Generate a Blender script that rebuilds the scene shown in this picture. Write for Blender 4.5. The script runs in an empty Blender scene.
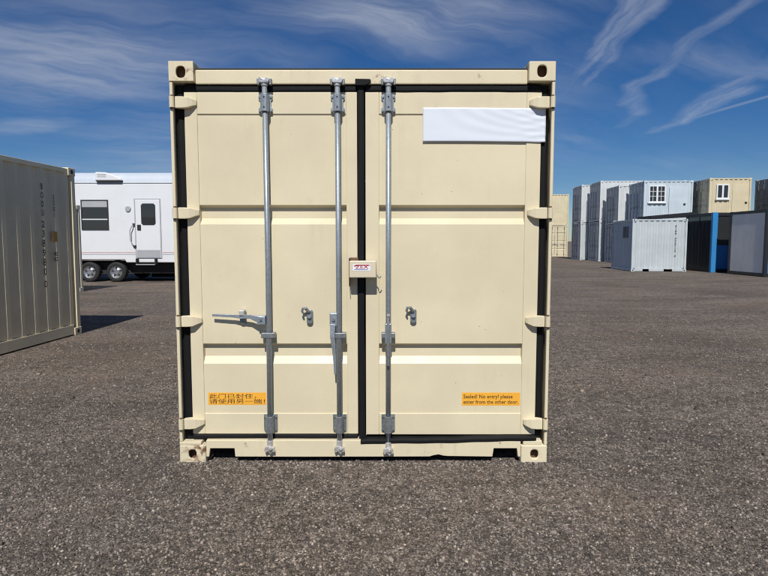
import bpy, bmesh, math, random
import numpy as np
from mathutils import Vector, Matrix
R = math.radians
random.seed(7)
scene = bpy.context.scene
C = scene.collection

# ------------------------------------------------------------------ camera
cam_d = bpy.data.cameras.new('camera')
cam = bpy.data.objects.new('camera', cam_d)
C.objects.link(cam)
cam_d.sensor_fit = 'HORIZONTAL'
cam_d.sensor_width = 36.0
cam_d.lens = 577.0 / 768.0 * 36.0
cam_d.clip_start = 0.05
cam_d.clip_end = 9000
cam.location = (0, 0, 1.469)
cam.rotation_euler = (R(90 - 4.65), 0, 0)
scene.camera = cam

# ------------------------------------------------------------------ light
SUN_EL, SUN_AZ = 49.0, 2.2            # azimuth: degrees left of straight behind the camera
scene.view_settings.view_transform = 'Standard'
scene.view_settings.look = 'None'
scene.view_settings.exposure = 0.0
scene.view_settings.gamma = 1.0
scene.cycles.filter_width = 1.1
sd = bpy.data.lights.new('sun', 'SUN')
sd.energy = 4.6
sd.angle = R(0.5)
sd.color = (1.0, 0.965, 0.905)
sun = bpy.data.objects.new('sun', sd)
C.objects.link(sun)
to_sun = Vector((-math.sin(R(SUN_AZ)) * math.cos(R(SUN_EL)), -math.cos(R(SUN_AZ)) * math.cos(R(SUN_EL)), math.sin(R(SUN_EL))))
sun.rotation_euler = to_sun.to_track_quat('Z', 'Y').to_euler()
sun.location = (0, -10, 20)

world = bpy.data.worlds.new('World')
scene.world = world
world.use_nodes = True


class NT:
    """small helper for node trees"""
    def __init__(self, tree):
        self.t = tree
        self.t.nodes.clear()

    def n(self, kind, **kw):
        nd = self.t.nodes.new(kind)
        for k, v in kw.items():
            if k.startswith('i_'):
                key = k[2:]
                nd.inputs[int(key) if key.isdigit() else key.replace('_', ' ')].default_value = v
            else:
                setattr(nd, k, v)
        return nd

    def l(self, a, b):
        self.t.links.new(a, b)

    def _set(self, nd, i, v):
        if hasattr(v, 'is_linked') or hasattr(v, 'links'):
            self.l(v, nd.inputs[i])
        elif v is not None:
            nd.inputs[i].default_value = v

    def math(self, op, a, b=None, c=None, clamp=False):
        nd = self.n('ShaderNodeMath', operation=op, use_clamp=clamp)
        self._set(nd, 0, a)
        if b is not None: self._set(nd, 1, b)
        if c is not None: self._set(nd, 2, c)
        return nd.outputs[0]

    def vmath(self, op, a, b=None, c=None):
        nd = self.n('ShaderNodeVectorMath', operation=op)
        self._set(nd, 0, a)
        if b is not None: self._set(nd, 1, b)
        if c is not None: self._set(nd, 2, c)
        return nd.outputs['Value'] if op in ('DOT_PRODUCT', 'LENGTH', 'DISTANCE') else nd.outputs['Vector']

    def smooth(self, v, a, b, to0=0.0, to1=1.0):
        nd = self.n('ShaderNodeMapRange', interpolation_type='SMOOTHSTEP')
        self._set(nd, 0, v)
        nd.inputs[1].default_value = a; nd.inputs[2].default_value = b
        nd.inputs[3].default_value = to0; nd.inputs[4].default_value = to1
        return nd.outputs[0]

    def mix(self, fac, a, b):
        nd = self.n('ShaderNodeMix', data_type='RGBA')
        self._set(nd, 0, fac)
        self._set(nd, 6, a if not isinstance(a, tuple) else (a + (1,))[:4])
        self._set(nd, 7, b if not isinstance(b, tuple) else (b + (1,))[:4])
        return nd.outputs[2]

    def noise(self, vec, scale, detail=3, rough=0.55, dist=0.0):
        nd = self.n('ShaderNodeTexNoise', i_Scale=scale, i_Detail=detail, i_Roughness=rough, i_Distortion=dist)
        if vec is not None: self.l(vec, nd.inputs['Vector'])
        return nd.outputs['Fac'] if 'Fac' in nd.outputs else nd.outputs[0]

    def mapping(self, vec, scale=(1, 1, 1), rot=(0, 0, 0), loc=(0, 0, 0)):
        nd = self.n('ShaderNodeMapping')
        self.l(vec, nd.inputs[0])
        nd.inputs[1].default_value = loc; nd.inputs[2].default_value = rot; nd.inputs[3].default_value = scale
        return nd.outputs[0]


def build_sky():
    w = NT(world.node_tree)
    out = w.n('ShaderNodeOutputWorld')
    bg = w.n('ShaderNodeBackground', i_Strength=SKY_STRENGTH)
    sky = w.n('ShaderNodeTexSky', sky_type='NISHITA', sun_disc=False, sun_elevation=R(SUN_EL),
              sun_rotation=R(180 + SUN_AZ), altitude=1200.0, air_density=1.0, dust_density=0.4, ozone_density=5.0)
    tc = w.n('ShaderNodeTexCoord')
    sep = w.n('ShaderNodeSeparateXYZ')
    w.l(tc.outputs['Generated'], sep.inputs[0])
    z = w.math('ADD', w.math('MAXIMUM', sep.outputs[2], 0.0), 0.18)
    comb = w.n('ShaderNodeCombineXYZ')
    w.l(w.math('DIVIDE', sep.outputs[0], z), comb.inputs[0])
    w.l(w.math('DIVIDE', sep.outputs[1], z), comb.inputs[1])
    P = comb.outputs[0]                                    # point on the (curved) cirrus layer
    def warped(scale, amp, detail=4.0):
        wn = w.n('ShaderNodeTexNoise', i_Scale=scale, i_Detail=detail, i_Roughness=0.55)
        w.l(P, wn.inputs['Vector'])
        return w.vmath('MULTIPLY_ADD', w.vmath('SUBTRACT', wn.outputs['Color'], (0.5, 0.5, 0.5)), (amp, amp, 0.0), P)
    Pw = warped(1.6, 0.42)
    Ps = warped(3.4, 0.13, 5.0)
    def fibres(vec, ang, along, across, scale, detail=7, rough=0.6, loc=(0, 0, 0)):
        r = w.mapping(vec, rot=(0, 0, R(-ang)), loc=loc)
        return w.noise(w.mapping(r, scale=(along, across, 1)), scale, detail, rough)
    fib = fibres(Pw, 27, 0.7, 3.2, 1.7, 8, 0.58, (3.1, 1.7, 0))
    fine = fibres(Pw, 20, 1.2, 5.0, 3.2, 6, 0.6)
    comb_f = fibres(Ps, 96, 1.6, 9.0, 2.6, 6, 0.6, (0.7, 0.2, 0))
    broad = w.noise(w.mapping(P, loc=(5.3, 2.2, 0)), 0.8, 3, 0.5)
    def blob(cx, cy, rx, ry, amp=1.0):
        d = w.vmath('LENGTH', w.vmath('MULTIPLY', w.vmath('SUBTRACT', Pw, (cx, cy, 0)), (1 / rx, 1 / ry, 0)))
        return w.smooth(d, 1.0, 0.1, 0.0, amp)
    gate = w.smooth(broad, 0.40, 0.75, 0.06, 0.6)
    for b in VEILS:
        gate = w.math('MAXIMUM', gate, blob(*b))
    tex = w.smooth(w.math('ADD', w.math('MULTIPLY', fib, 0.7), w.math('MULTIPLY', fine, 0.3)), 0.30, 0.72)
    veil = w.math('MULTIPLY', w.math('MULTIPLY', gate, w.math('MULTIPLY_ADD', tex, 0.80, 0.20)), 0.68)
    # combed streaks and old contrails: soft lines across the layer
    def streak(a, b, wa, wb, amp, ragged=0.5):
        ab = Vector((b[0] - a[0], b[1] - a[1], 0))
        pa = w.vmath('SUBTRACT', Ps if ragged > 0.2 else P, (a[0], a[1], 0))
        t = w.math('DIVIDE', w.vmath('DOT_PRODUCT', pa, tuple(ab)), ab.length_squared)
        tcl = w.math('MINIMUM', w.math('MAXIMUM', t, 0.0), 1.0)
        sc = w.n('ShaderNodeVectorMath', operation='SCALE')
        sc.inputs[0].default_value = tuple(ab)
        w.l(tcl, sc.inputs['Scale'])
        d = w.vmath('LENGTH', w.vmath('MULTIPLY', w.vmath('SUBTRACT', pa, sc.outputs[0]), (1, 1, 0)))
        width = w.math('MULTIPLY_ADD', tcl, wb - wa, wa)
        core = w.math('POWER', w.smooth(w.math('DIVIDE', d, w.math('MULTIPLY', width, 1.9)), 1.0, 0.0), 1.5)
        tx = w.smooth(comb_f, 0.30, 0.66, 1.0 - ragged, 1.0)
        return w.math('MULTIPLY', w.math('MULTIPLY', core, tx), amp * 0.64)
    total = veil
    for s in STREAKS:
        total = w.math('MAXIMUM', total, streak(*s))
    total = w.math('MULTIPLY', total, w.smooth(sep.outputs[2], 0.02, 0.12))     # thin out towards the horizon
    hsv = w.n('ShaderNodeHueSaturation', i_Saturation=1.32, i_Hue=0.508)
    w.l(sky.outputs[0], hsv.inputs['Color'])
    col = w.mix(total, hsv.outputs[0], (7.6, 8.2, 9.4))
    w.l(col, bg.inputs[0])
    w.l(bg.outputs[0], out.inputs[0])


SKY_STRENGTH = 0.063
# cirrus veils (centre, radii) and streaks (ends, half widths, opacity, raggedness) in layer coordinates: x right, y ahead
VEILS = [(-1.02, 2.00, 0.80, 0.50, 1.0), (0.03, 1.80, 0.72, 0.30, 1.0), (-1.47, 2.45, 0.35, 0.16, 0.6), (1.15, 1.95, 0.5, 0.16, 0.45), (0.85, 2.75, 0.35, 0.08, 0.35)]
STREAKS = [
    ((0.69, 1.60), (0.70, 1.99), 0.050, 0.034, 0.62, 0.65), ((0.70, 1.99), (0.68, 2.26), 0.034, 0.030, 0.42, 0.65),
    ((0.74, 1.62), (0.745, 1.99), 0.034, 0.030, 0.55, 0.65), ((0.745, 1.99), (0.755, 2.19), 0.030, 0.022, 0.36, 0.6),
    ((0.975, 1.56), (0.945, 1.83), 0.040, 0.036, 0.40, 0.55), ((0.945, 1.83), (0.955, 2.07), 0.036, 0.04, 0.42, 0.55),
    ((0.955, 2.06), (0.915, 2.17), 0.035, 0.035, 0.42, 0.5), ((0.915, 2.17), (0.975, 2.30), 0.035, 0.05, 0.44, 0.5), ((0.975, 2.30), (1.045, 2.40), 0.05, 0.045, 0.40, 0.5), ((1.045, 2.40), (1.02, 2.56), 0.04, 0.03, 0.2, 0.5),
    ((1.26, 1.88), (1.225, 2.09), 0.055, 0.045, 0.42, 0.6), ((1.265, 2.11), (1.225, 2.47), 0.065, 0.05, 0.55, 0.6), ((1.225, 2.47), (1.17, 2.6), 0.045, 0.03, 0.3, 0.6),
    ((1.42, 2.13), (1.318, 2.312), 0.012, 0.014, 0.42, 0.12), ((1.318, 2.312), (1.205, 2.53), 0.014, 0.02, 0.36, 0.15),
]
build_sky()

# ------------------------------------------------------------------ materials
def mat(name):
    m = bpy.data.materials.new(name)
    m.use_nodes = True
    t = NT(m.node_tree)
    out = t.n('ShaderNodeOutputMaterial')
    b = t.n('ShaderNodeBsdfPrincipled')
    t.l(b.outputs[0], out.inputs[0])
    return m, t, b


def paint(name, col, rough=0.45, dirt=(0.25, 0.2, 0.14), dirt_amt=0.25, streak=True, rust=0.0, bump=0.02, spec=0.4, var=0.06, wave=0.0, scuff=0.0):
    """sprayed steel paint: faint tone changes, run-off streaks, dust, optional rust spots, dented sheet"""
    m, t, b = mat(name)
    tc = t.n('ShaderNodeTexCoord').outputs['Object']
    big = t.noise(tc, 1.3, 4, 0.6)
    base = t.mix(t.smooth(big, 0.3, 0.7), tuple(c * (1 - var) for c in col), tuple(min(1, c * (1 + var)) for c in col))
    if streak:
        st = t.noise(t.mapping(tc, scale=(14, 14, 0.55)), 1.0, 5, 0.6)
        st2 = t.noise(tc, 3.0, 5, 0.65)
        f = t.math('MULTIPLY', t.smooth(st, 0.5, 0.82), t.smooth(st2, 0.42, 0.7))
        base = t.mix(t.math('MULTIPLY', f, dirt_amt), base, dirt)
    if rust:
        rn = t.noise(tc, 16, 8, 0.7)
        rn2 = t.noise(tc, 3.5, 3, 0.6)
        rf = t.math('MULTIPLY', t.smooth(rn, 0.57 - 0.10 * rust, 0.69 - 0.08 * rust), t.smooth(rn2, 0.62 - 0.25 * rust, 0.78 - 0.2 * rust))
        base = t.mix(t.math('MULTIPLY', rf, min(1, 0.5 + rust)), base, (0.16, 0.065, 0.025))
    if scuff:
        # grazed patches and short scratches, a few pin-head rust chips
        sm = t.noise(t.mapping(tc, scale=(1.0, 1.0, 0.7)), 5.5, 7, 0.72)
        base = t.mix(t.math('MULTIPLY', t.smooth(sm, 0.60, 0.72), 0.30 * scuff), base, tuple(0.55 * q for q in col))
        sc1 = t.noise(t.mapping(tc, scale=(2.2, 2.2, 60), rot=(0, R(8), 0)), 1.0, 2, 0.5)
        sc2 = t.noise(tc, 2.3, 2, 0.5)
        sf = t.math('MULTIPLY', t.smooth(sc1, 0.735, 0.76), t.smooth(sc2, 0.55, 0.62))
        base = t.mix(t.math('MULTIPLY', sf, 0.5 * scuff), base, (0.30, 0.26, 0.2))
        vc = t.n('ShaderNodeTexVoronoi', i_Scale=26.0)
        t.l(tc, vc.inputs['Vector'])
        sp = t.n('ShaderNodeSeparateColor'); t.l(vc.outputs['Color'], sp.inputs[0])
        cf = t.math('MULTIPLY', t.smooth(sp.outputs[0], 0.972, 0.975), t.smooth(vc.outputs['Distance'], 0.13, 0.08))
        base = t.mix(t.math('MULTIPLY', cf, scuff), base, (0.2, 0.09, 0.04))
    t.l(base, b.inputs['Base Color'])
    rr = t.noise(tc, 7, 4, 0.6)
    t.l(t.math('MULTIPLY_ADD', rr, 0.22, rough - 0.11), b.inputs['Roughness'])
    b.inputs['Specular IOR Level'].default_value = spec
    fineb = t.noise(tc, 160, 2, 0.5)
    h = t.math('MULTIPLY', fineb, 0.0006)
    if wave:
        wv = t.noise(t.mapping(tc, scale=(2.2, 2.2, 1.6)), 1.0, 2, 0.5)
        h = t.math('MULTIPLY_ADD', wv, wave, h)
    bn = t.n('ShaderNodeBump', i_Strength=1.0, i_Distance=1.0)
    t.l(h, bn.inputs['Height'])
    t.l(bn.outputs[0], b.inputs['Normal'])
    return m


def plain(name, col, rough=0.5, metal=0.0, spec=0.5, var=0.12, scale=6.0):
    m, t, b = mat(name)
    tc = t.n('ShaderNodeTexCoord').outputs['Object']
    n = t.noise(tc, scale, 4, 0.6)
    t.l(t.mix(n, tuple(c * (1 - var) for c in col), tuple(min(1, c * (1 + var)) for c in col)), b.inputs['Base Color'])
    b.inputs['Roughness'].default_value = rough
    b.inputs['Metallic'].default_value = metal
    b.inputs['Specular IOR Level'].default_value = spec
    return m


def galv(name, lo=(0.22, 0.255, 0.285), hi=(0.42, 0.465, 0.505), rough=0.42, rust=0.0):
    m, t, b = mat(name)
    tc = t.n('ShaderNodeTexCoord').outputs['Object']
    v = t.n('ShaderNodeTexVoronoi', i_Scale=90.0)
    t.l(tc, v.inputs['Vector'])
    sp = t.n('ShaderNodeSeparateColor')
    t.l(v.outputs['Color'], sp.inputs[0])
    n = t.noise(t.mapping(tc, scale=(9, 9, 2.5)), 1.0, 5, 0.65)
    f = t.math('MULTIPLY_ADD', sp.outputs[0], 0.35, t.math('MULTIPLY', n, 0.65))
    col = t.mix(f, lo, hi)
    if rust:
        rn = t.noise(tc, 45, 6, 0.7)
        col = t.mix(t.math('MULTIPLY', t.smooth(rn, 0.5, 0.66), rust), col, (0.13, 0.06, 0.03))
    t.l(col, b.inputs['Base Color'])
    b.inputs['Metallic'].default_value = 0.55
    t.l(t.math('MULTIPLY_ADD', n, 0.25, rough - 0.1), b.inputs['Roughness'])
    return m


CREAM_C = (0.675, 0.598, 0.418)
M = {}
M['cream'] = paint('cream_paint', CREAM_C, 0.42, (0.36, 0.28, 0.18), 0.30, wave=0.010, scuff=0.5)
M['cream_frame'] = paint('cream_frame_paint', CREAM_C, 0.42, (0.36, 0.26, 0.16), 0.5, rust=0.22, scuff=0.6)
M['cream_rust'] = paint('cream_chipped_paint', CREAM_C, 0.5, (0.3, 0.2, 0.12), 0.6, rust=0.55)
M['cream_rusty'] = paint('cream_rusted_paint', CREAM_C, 0.6, (0.28, 0.16, 0.08), 0.9, rust=1.1)
M['cream_lock'] = paint('cream_lock_paint', (0.66, 0.58, 0.43), 0.42, (0.3, 0.22, 0.14), 0.3)
M['rubber'] = plain('black_rubber', (0.008, 0.008, 0.009), 0.7, spec=0.2, var=0.3, scale=14)
M['dark_matte'] = plain('near_black', (0.03, 0.028, 0.026), 0.7)  # near-black matte for the roof edge line and other dark parts
M['galv'] = galv('galvanised_steel')
M['galv_dark'] = galv('weathered_galvanised_steel', (0.13, 0.145, 0.155), (0.36, 0.385, 0.40), 0.45)
M['galv_bright'] = galv('bright_worn_steel', (0.5, 0.49, 0.47), (0.8, 0.79, 0.77), 0.3, rust=0.55)
M['hole'] = plain('dark_hole_dot', (0.05, 0.05, 0.055), 0.5, metal=0.5)  # dark colour of the small bracket holes
M['ruststeel'] = plain('rusty_steel', (0.14, 0.075, 0.04), 0.75, var=0.4, scale=40)
M['orange'] = plain('orange_sticker', (0.86, 0.42, 0.045), 0.4, var=0.05)
M['ink'] = plain('dark_brown_ink', (0.055, 0.03, 0.012), 0.6)
M['black_ink'] = plain('black_lettering', (0.02, 0.02, 0.02), 0.6)
M['red_ink'] = plain('red_ink', (0.45, 0.02, 0.025), 0.5)
M['blue_ink'] = plain('blue_ink', (0.05, 0.07, 0.3), 0.5)
M['vinyl'] = plain('white_vinyl', (0.70, 0.745, 0.81), 0.38, var=0.03)
M['label_white'] = plain('label_white', (0.78, 0.8, 0.86), 0.4, var=0.02)
M['floor'] = plain('dark_floor', (0.05, 0.045, 0.04), 0.8)

# ------------------------------------------------------------------ mesh helpers
class MB:
    def __init__(self):
        self.v = []; self.f = []

    def add(self, vs, fs):
        o = len(self.v)
        self.v += [tuple(p) for p in vs]
        self.f += [tuple(i + o for i in f) for f in fs]
        return self

    def box(self, x0, x1, y0, y1, z0, z1):
        x0, x1 = sorted((x0, x1)); y0, y1 = sorted((y0, y1)); z0, z1 = sorted((z0, z1))
        return self.add([(x0, y0, z0), (x1, y0, z0), (x1, y1, z0), (x0, y1, z0), (x0, y0, z1), (x1, y0, z1), (x1, y1, z1), (x0, y1, z1)],
                        [(0, 3, 2, 1), (4, 5, 6, 7), (0, 1, 5, 4), (1, 2, 6, 5), (2, 3, 7, 6), (3, 0, 4, 7)])

    def tube(self, path, r, n=12, cap=True):
        path = [Vector(p) for p in path]
        rs = r if isinstance(r, (list, tuple)) else [r] * len(path)
        vs, fs = [], []
        for i, p in enumerate(path):
            d = (path[min(i + 1, len(path) - 1)] - path[max(i - 1, 0)]).normalized()
            a = d.orthogonal().normalized() if i == 0 else (a - d * a.dot(d)).normalized()
            b = d.cross(a)
            for k in range(n):
                t = 2 * math.pi * k / n
                vs.append(p + (a * math.cos(t) + b * math.sin(t)) * rs[i])
        for i in range(len(path) - 1):
            for k in range(n):
                k2 = (k + 1) % n
                fs.append((i * n + k, i * n + k2, (i + 1) * n + k2, (i + 1) * n + k))
        if cap:
            fs.append(tuple(reversed(range(n))))
            fs.append(tuple((len(path) - 1) * n + k for k in range(n)))
        return self.add(vs, fs)

    def prism(self, pts, axis, a, b):
        """extrude a 2-D outline. axis 'y': pts are (x,z); axis 'x': (y,z); axis 'z': (x,y)"""
        def P(p, w):
            return {'y': (p[0], w, p[1]), 'x': (w, p[0], p[1]), 'z': (p[0], p[1], w)}[axis]
        n = len(pts)
        vs = [P(p, a) for p in pts] + [P(p, b) for p in pts]
        fs = [tuple(range(n)), tuple(reversed(range(n, 2 * n)))] + [(i, i + n, (i + 1) % n + n, (i + 1) % n) for i in range(n)]
        return self.add(vs, fs)

    def sheet_z(self, prof, x0, x1):
        """profile of (z,y) points swept along x"""
        vs = []
        for zz, yy in prof:
            vs += [(x0, yy, zz), (x1, yy, zz)]
        return self.add(vs, [(2 * i, 2 * i + 1, 2 * i + 3, 2 * i + 2) for i in range(len(prof) - 1)])

    def build(self, name, material, parent=None, bevel=0.0, smooth=False, seg=2):
        me = bpy.data.meshes.new(name)
        me.from_pydata(self.v, [], self.f)
        bm = bmesh.new(); bm.from_mesh(me)
        bmesh.ops.recalc_face_normals(bm, faces=bm.faces)
        bm.to_mesh(me); bm.free()
        me.materials.append(M[material] if isinstance(material, str) else material)
        return link(name, me, parent, bevel, smooth, seg)


def link(name, me, parent=None, bevel=0.0, smooth=False, seg=2):
    o = bpy.data.objects.new(name, me)
    C.objects.link(o)
    if parent: o.parent = parent
    if bevel:
        md = o.modifiers.new('bevel', 'BEVEL')
        md.width = bevel; md.segments = seg; md.limit_method = 'ANGLE'; md.angle_limit = R(35)
    if smooth:
        for p in me.polygons: p.use_smooth = True
    return o


def thing(name, label, cat, loc=(0, 0, 0), rz=0.0, group=None):
    o = bpy.data.objects.new(name, None)
    o.empty_display_size = 0.3
    C.objects.link(o)
    o.location = loc; o.rotation_euler = (0, 0, rz)
    o['label'] = label; o['category'] = cat
    if group: o['group'] = group
    return o


def lettering(text, w, h, at, material, parent, rot='front', name='lettering', spacing=1.0, bold=0.012):
    """flat letters fitted to w x h, lower-left corner at `at`; 'front' faces -y"""
    cu = bpy.data.curves.new('text', 'FONT')
    cu.body = text
    cu.space_line = spacing
    cu.offset = bold
    cu.align_x = 'LEFT' if '\n' not in text or rot == 'front' else 'CENTER'
    cu.resolution_u = 2
    ob = bpy.data.objects.new('text', cu)
    C.objects.link(ob)
    dg = bpy.context.evaluated_depsgraph_get()
    me = bpy.data.meshes.new_from_object(ob.evaluated_get(dg))
    bpy.data.objects.remove(ob)
    co = np.empty(len(me.vertices) * 3, 'f'); me.vertices.foreach_get('co', co)
    co = co.reshape(-1, 3)
    lo, hi = co.min(0), co.max(0)
    u = (co[:, 0] - lo[0]) / (hi[0] - lo[0]) * w
    v = (co[:, 1] - lo[1]) / (hi[1] - lo[1]) * h
    new = np.stack([at[0] + u, np.full_like(u, at[1]), at[2] + v], 1)
    me.vertices.foreach_set('co', new.astype('f').ravel())
    me.update()
    me.materials.clear(); me.materials.append(M[material])
    return link(name, me, parent)


def casting_mesh(x0, x1, y0, y1, z0, z1, hx, hz, hw, hh, mb=None):
    """hollow ISO corner fitting with an oval hole through its -y face"""
    mb = mb or MB()
    t = 0.016
    N = 28
    corners = [math.atan2(z - hz, x - hx) for x in (x0, x1) for z in (z0, z1)]
    ang = sorted([2 * math.pi * k / N - math.pi for k in range(N)] + corners)
    outer, inner = [], []
    for a in ang:
        c, s = math.cos(a), math.sin(a)
        ts = []
        if abs(c) > 1e-6: ts.append(((x1 if c > 0 else x0) - hx) / c)
        if abs(s) > 1e-6: ts.append(((z1 if s > 0 else z0) - hz) / s)
        q = min(ts)
        outer.append((hx + c * q, hz + s * q))
        e = 2.6                                              # super-ellipse slot
        rr = 1 / ((abs(c) / (hw / 2)) ** e + (abs(s) / (hh / 2)) ** e) ** (1 / e)
        inner.append((hx + c * rr, hz + s * rr))
    n = len(ang)
    vs = [(x, y0, z) for x, z in outer] + [(x, y0, z) for x, z in inner] + [(x, y0 + t, z) for x, z in outer] + [(x, y0 + t, z) for x, z in inner]
    fs = []
    for i in range(n):
        j = (i + 1) % n
        fs += [(i, j, n + j, n + i), (n + i, n + j, 3 * n + j, 3 * n + i), (2 * n + i, 3 * n + i, 3 * n + j, 2 * n + j), (i, 2 * n + i, 2 * n + j, j)]
    mb.add(vs, fs)
    yb = y0 + t + 0.0005
    mb.box(x0, x0 + t, yb, y1, z0, z1); mb.box(x1 - t, x1, yb, y1, z0, z1)
    mb.box(x0 + t, x1 - t, yb, y1, z0, z0 + t); mb.box(x0 + t, x1 - t, yb, y1, z1 - t, z1)
    return mb


# ------------------------------------------------------------------ ground
def ground_material():
    m, t, b = mat('crushed_asphalt')
    tc = t.n('ShaderNodeTexCoord').outputs['Object']
    def vor(scale, feature='F1'):
        v = t.n('ShaderNodeTexVoronoi', i_Scale=scale, feature=feature)
        t.l(tc, v.inputs['Vector'])
        return v
    v1, v2, v3 = vor(88.0), vor(170.0), vor(40.0)
    s1 = t.n('ShaderNodeSeparateColor'); t.l(v1.outputs['Color'], s1.inputs[0])
    s2 = t.n('ShaderNodeSeparateColor'); t.l(v2.outputs['Color'], s2.inputs[0])
    s3 = t.n('ShaderNodeSeparateColor'); t.l(v3.outputs['Color'], s3.inputs[0])
    patch = t.noise(tc, 0.35, 5, 0.6)
    patch2 = t.noise(tc, 1.7, 5, 0.65)
    g = t.math('MULTIPLY_ADD', s1.outputs[0], 0.55, t.math('MULTIPLY', s2.outputs[1], 0.45))
    ramp = t.n('ShaderNodeValToRGB')
    cr = ramp.color_ramp
    cr.elements[0].position = 0.05; cr.elements[0].color = (0.030, 0.0245, 0.0205, 1)
    cr.elements[1].position = 0.97; cr.elements[1].color = (0.50, 0.43, 0.355, 1)
    for p, c in ((0.33, (0.092, 0.075, 0.0625)), (0.60, (0.165, 0.135, 0.112)), (0.82, (0.285, 0.235, 0.195))):
        e = cr.elements.new(p); e.color = c + (1,)
    t.l(g, ramp.inputs[0])
    col = ramp.outputs[0]
    # clumps of coarser and finer stone, so the surface keeps its grain further off
    cl = t.noise(tc, 11.0, 8, 0.72)
    cl2 = t.noise(tc, 3.1, 6, 0.65)
    kk = t.math('MULTIPLY', t.smooth(cl, 0.28, 0.74, 0.45, 1.62), t.smooth(cl2, 0.25, 0.75, 0.84, 1.14))
    vs_ = t.n('ShaderNodeVectorMath', operation='SCALE')
    t.l(col, vs_.inputs[0]); t.l(kk, vs_.inputs['Scale'])
    col = vs_.outputs[0]
    # pale chips
    chip = t.math('MULTIPLY', t.smooth(s3.outputs[0], 0.945, 0.95), t.smooth(v3.outputs['Distance'], 0.34, 0.2))
    col = t.mix(t.math('MULTIPLY', chip, 0.55), col, (0.34, 0.31, 0.27))
    # brown earth showing through, and worn darker lanes
    brown = t.math('MULTIPLY', t.smooth(patch, 0.47, 0.66), t.smooth(patch2, 0.36, 0.64))
    col = t.mix(t.math('MULTIPLY', brown, 0.72), col, (0.178, 0.126, 0.086))
    far = t.noise(t.mapping(tc, scale=(0.35, 0.9, 1)), 1.0, 6, 0.7)
    fs_ = t.n('ShaderNodeVectorMath', operation='SCALE')
    t.l(col, fs_.inputs[0]); t.l(t.smooth(far, 0.30, 0.70, 0.72, 1.28), fs_.inputs['Scale'])
    col = fs_.outputs[0]
    lane = t.noise(t.mapping(tc, scale=(0.5, 0.16, 1)), 1.0, 3, 0.5)
    col = t.mix(t.smooth(lane, 0.38, 0.68, 0.0, 0.22), col, (0.075, 0.067, 0.064))
    t.l(col, b.inputs['Base Color'])
    b.inputs['Roughness'].default_value = 0.9
    b.inputs['Specular IOR Level'].default_value = 0.25
    h = t.math('ADD', t.math('MULTIPLY', t.math('SUBTRACT', 1.0, v1.outputs['Distance']), 0.0045),
               t.math('MULTIPLY', s1.outputs[1], 0.0045))
    h = t.math('ADD', h, t.math('MULTIPLY', t.math('SUBTRACT', 1.0, v2.outputs['Distance']), 0.0022))
    h = t.math('MULTIPLY_ADD', patch2, 0.012, h)
    h = t.math('MULTIPLY_ADD', cl, 0.016, h)
    bn = t.n('ShaderNodeBump', i_Strength=0.95, i_Distance=1.0)
    t.l(h, bn.inputs['Height'])
    t.l(bn.outputs[0], b.inputs['Normal'])
    return m


M['ground'] = ground_material()
g = MB().add([(-3000, -3000, 0), (3000, -3000, 0), (3000, 3000, 0), (-3000, 3000, 0)], [(0, 1, 2, 3)]).build('ground', 'ground')
g['kind'] = 'structure'


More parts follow.
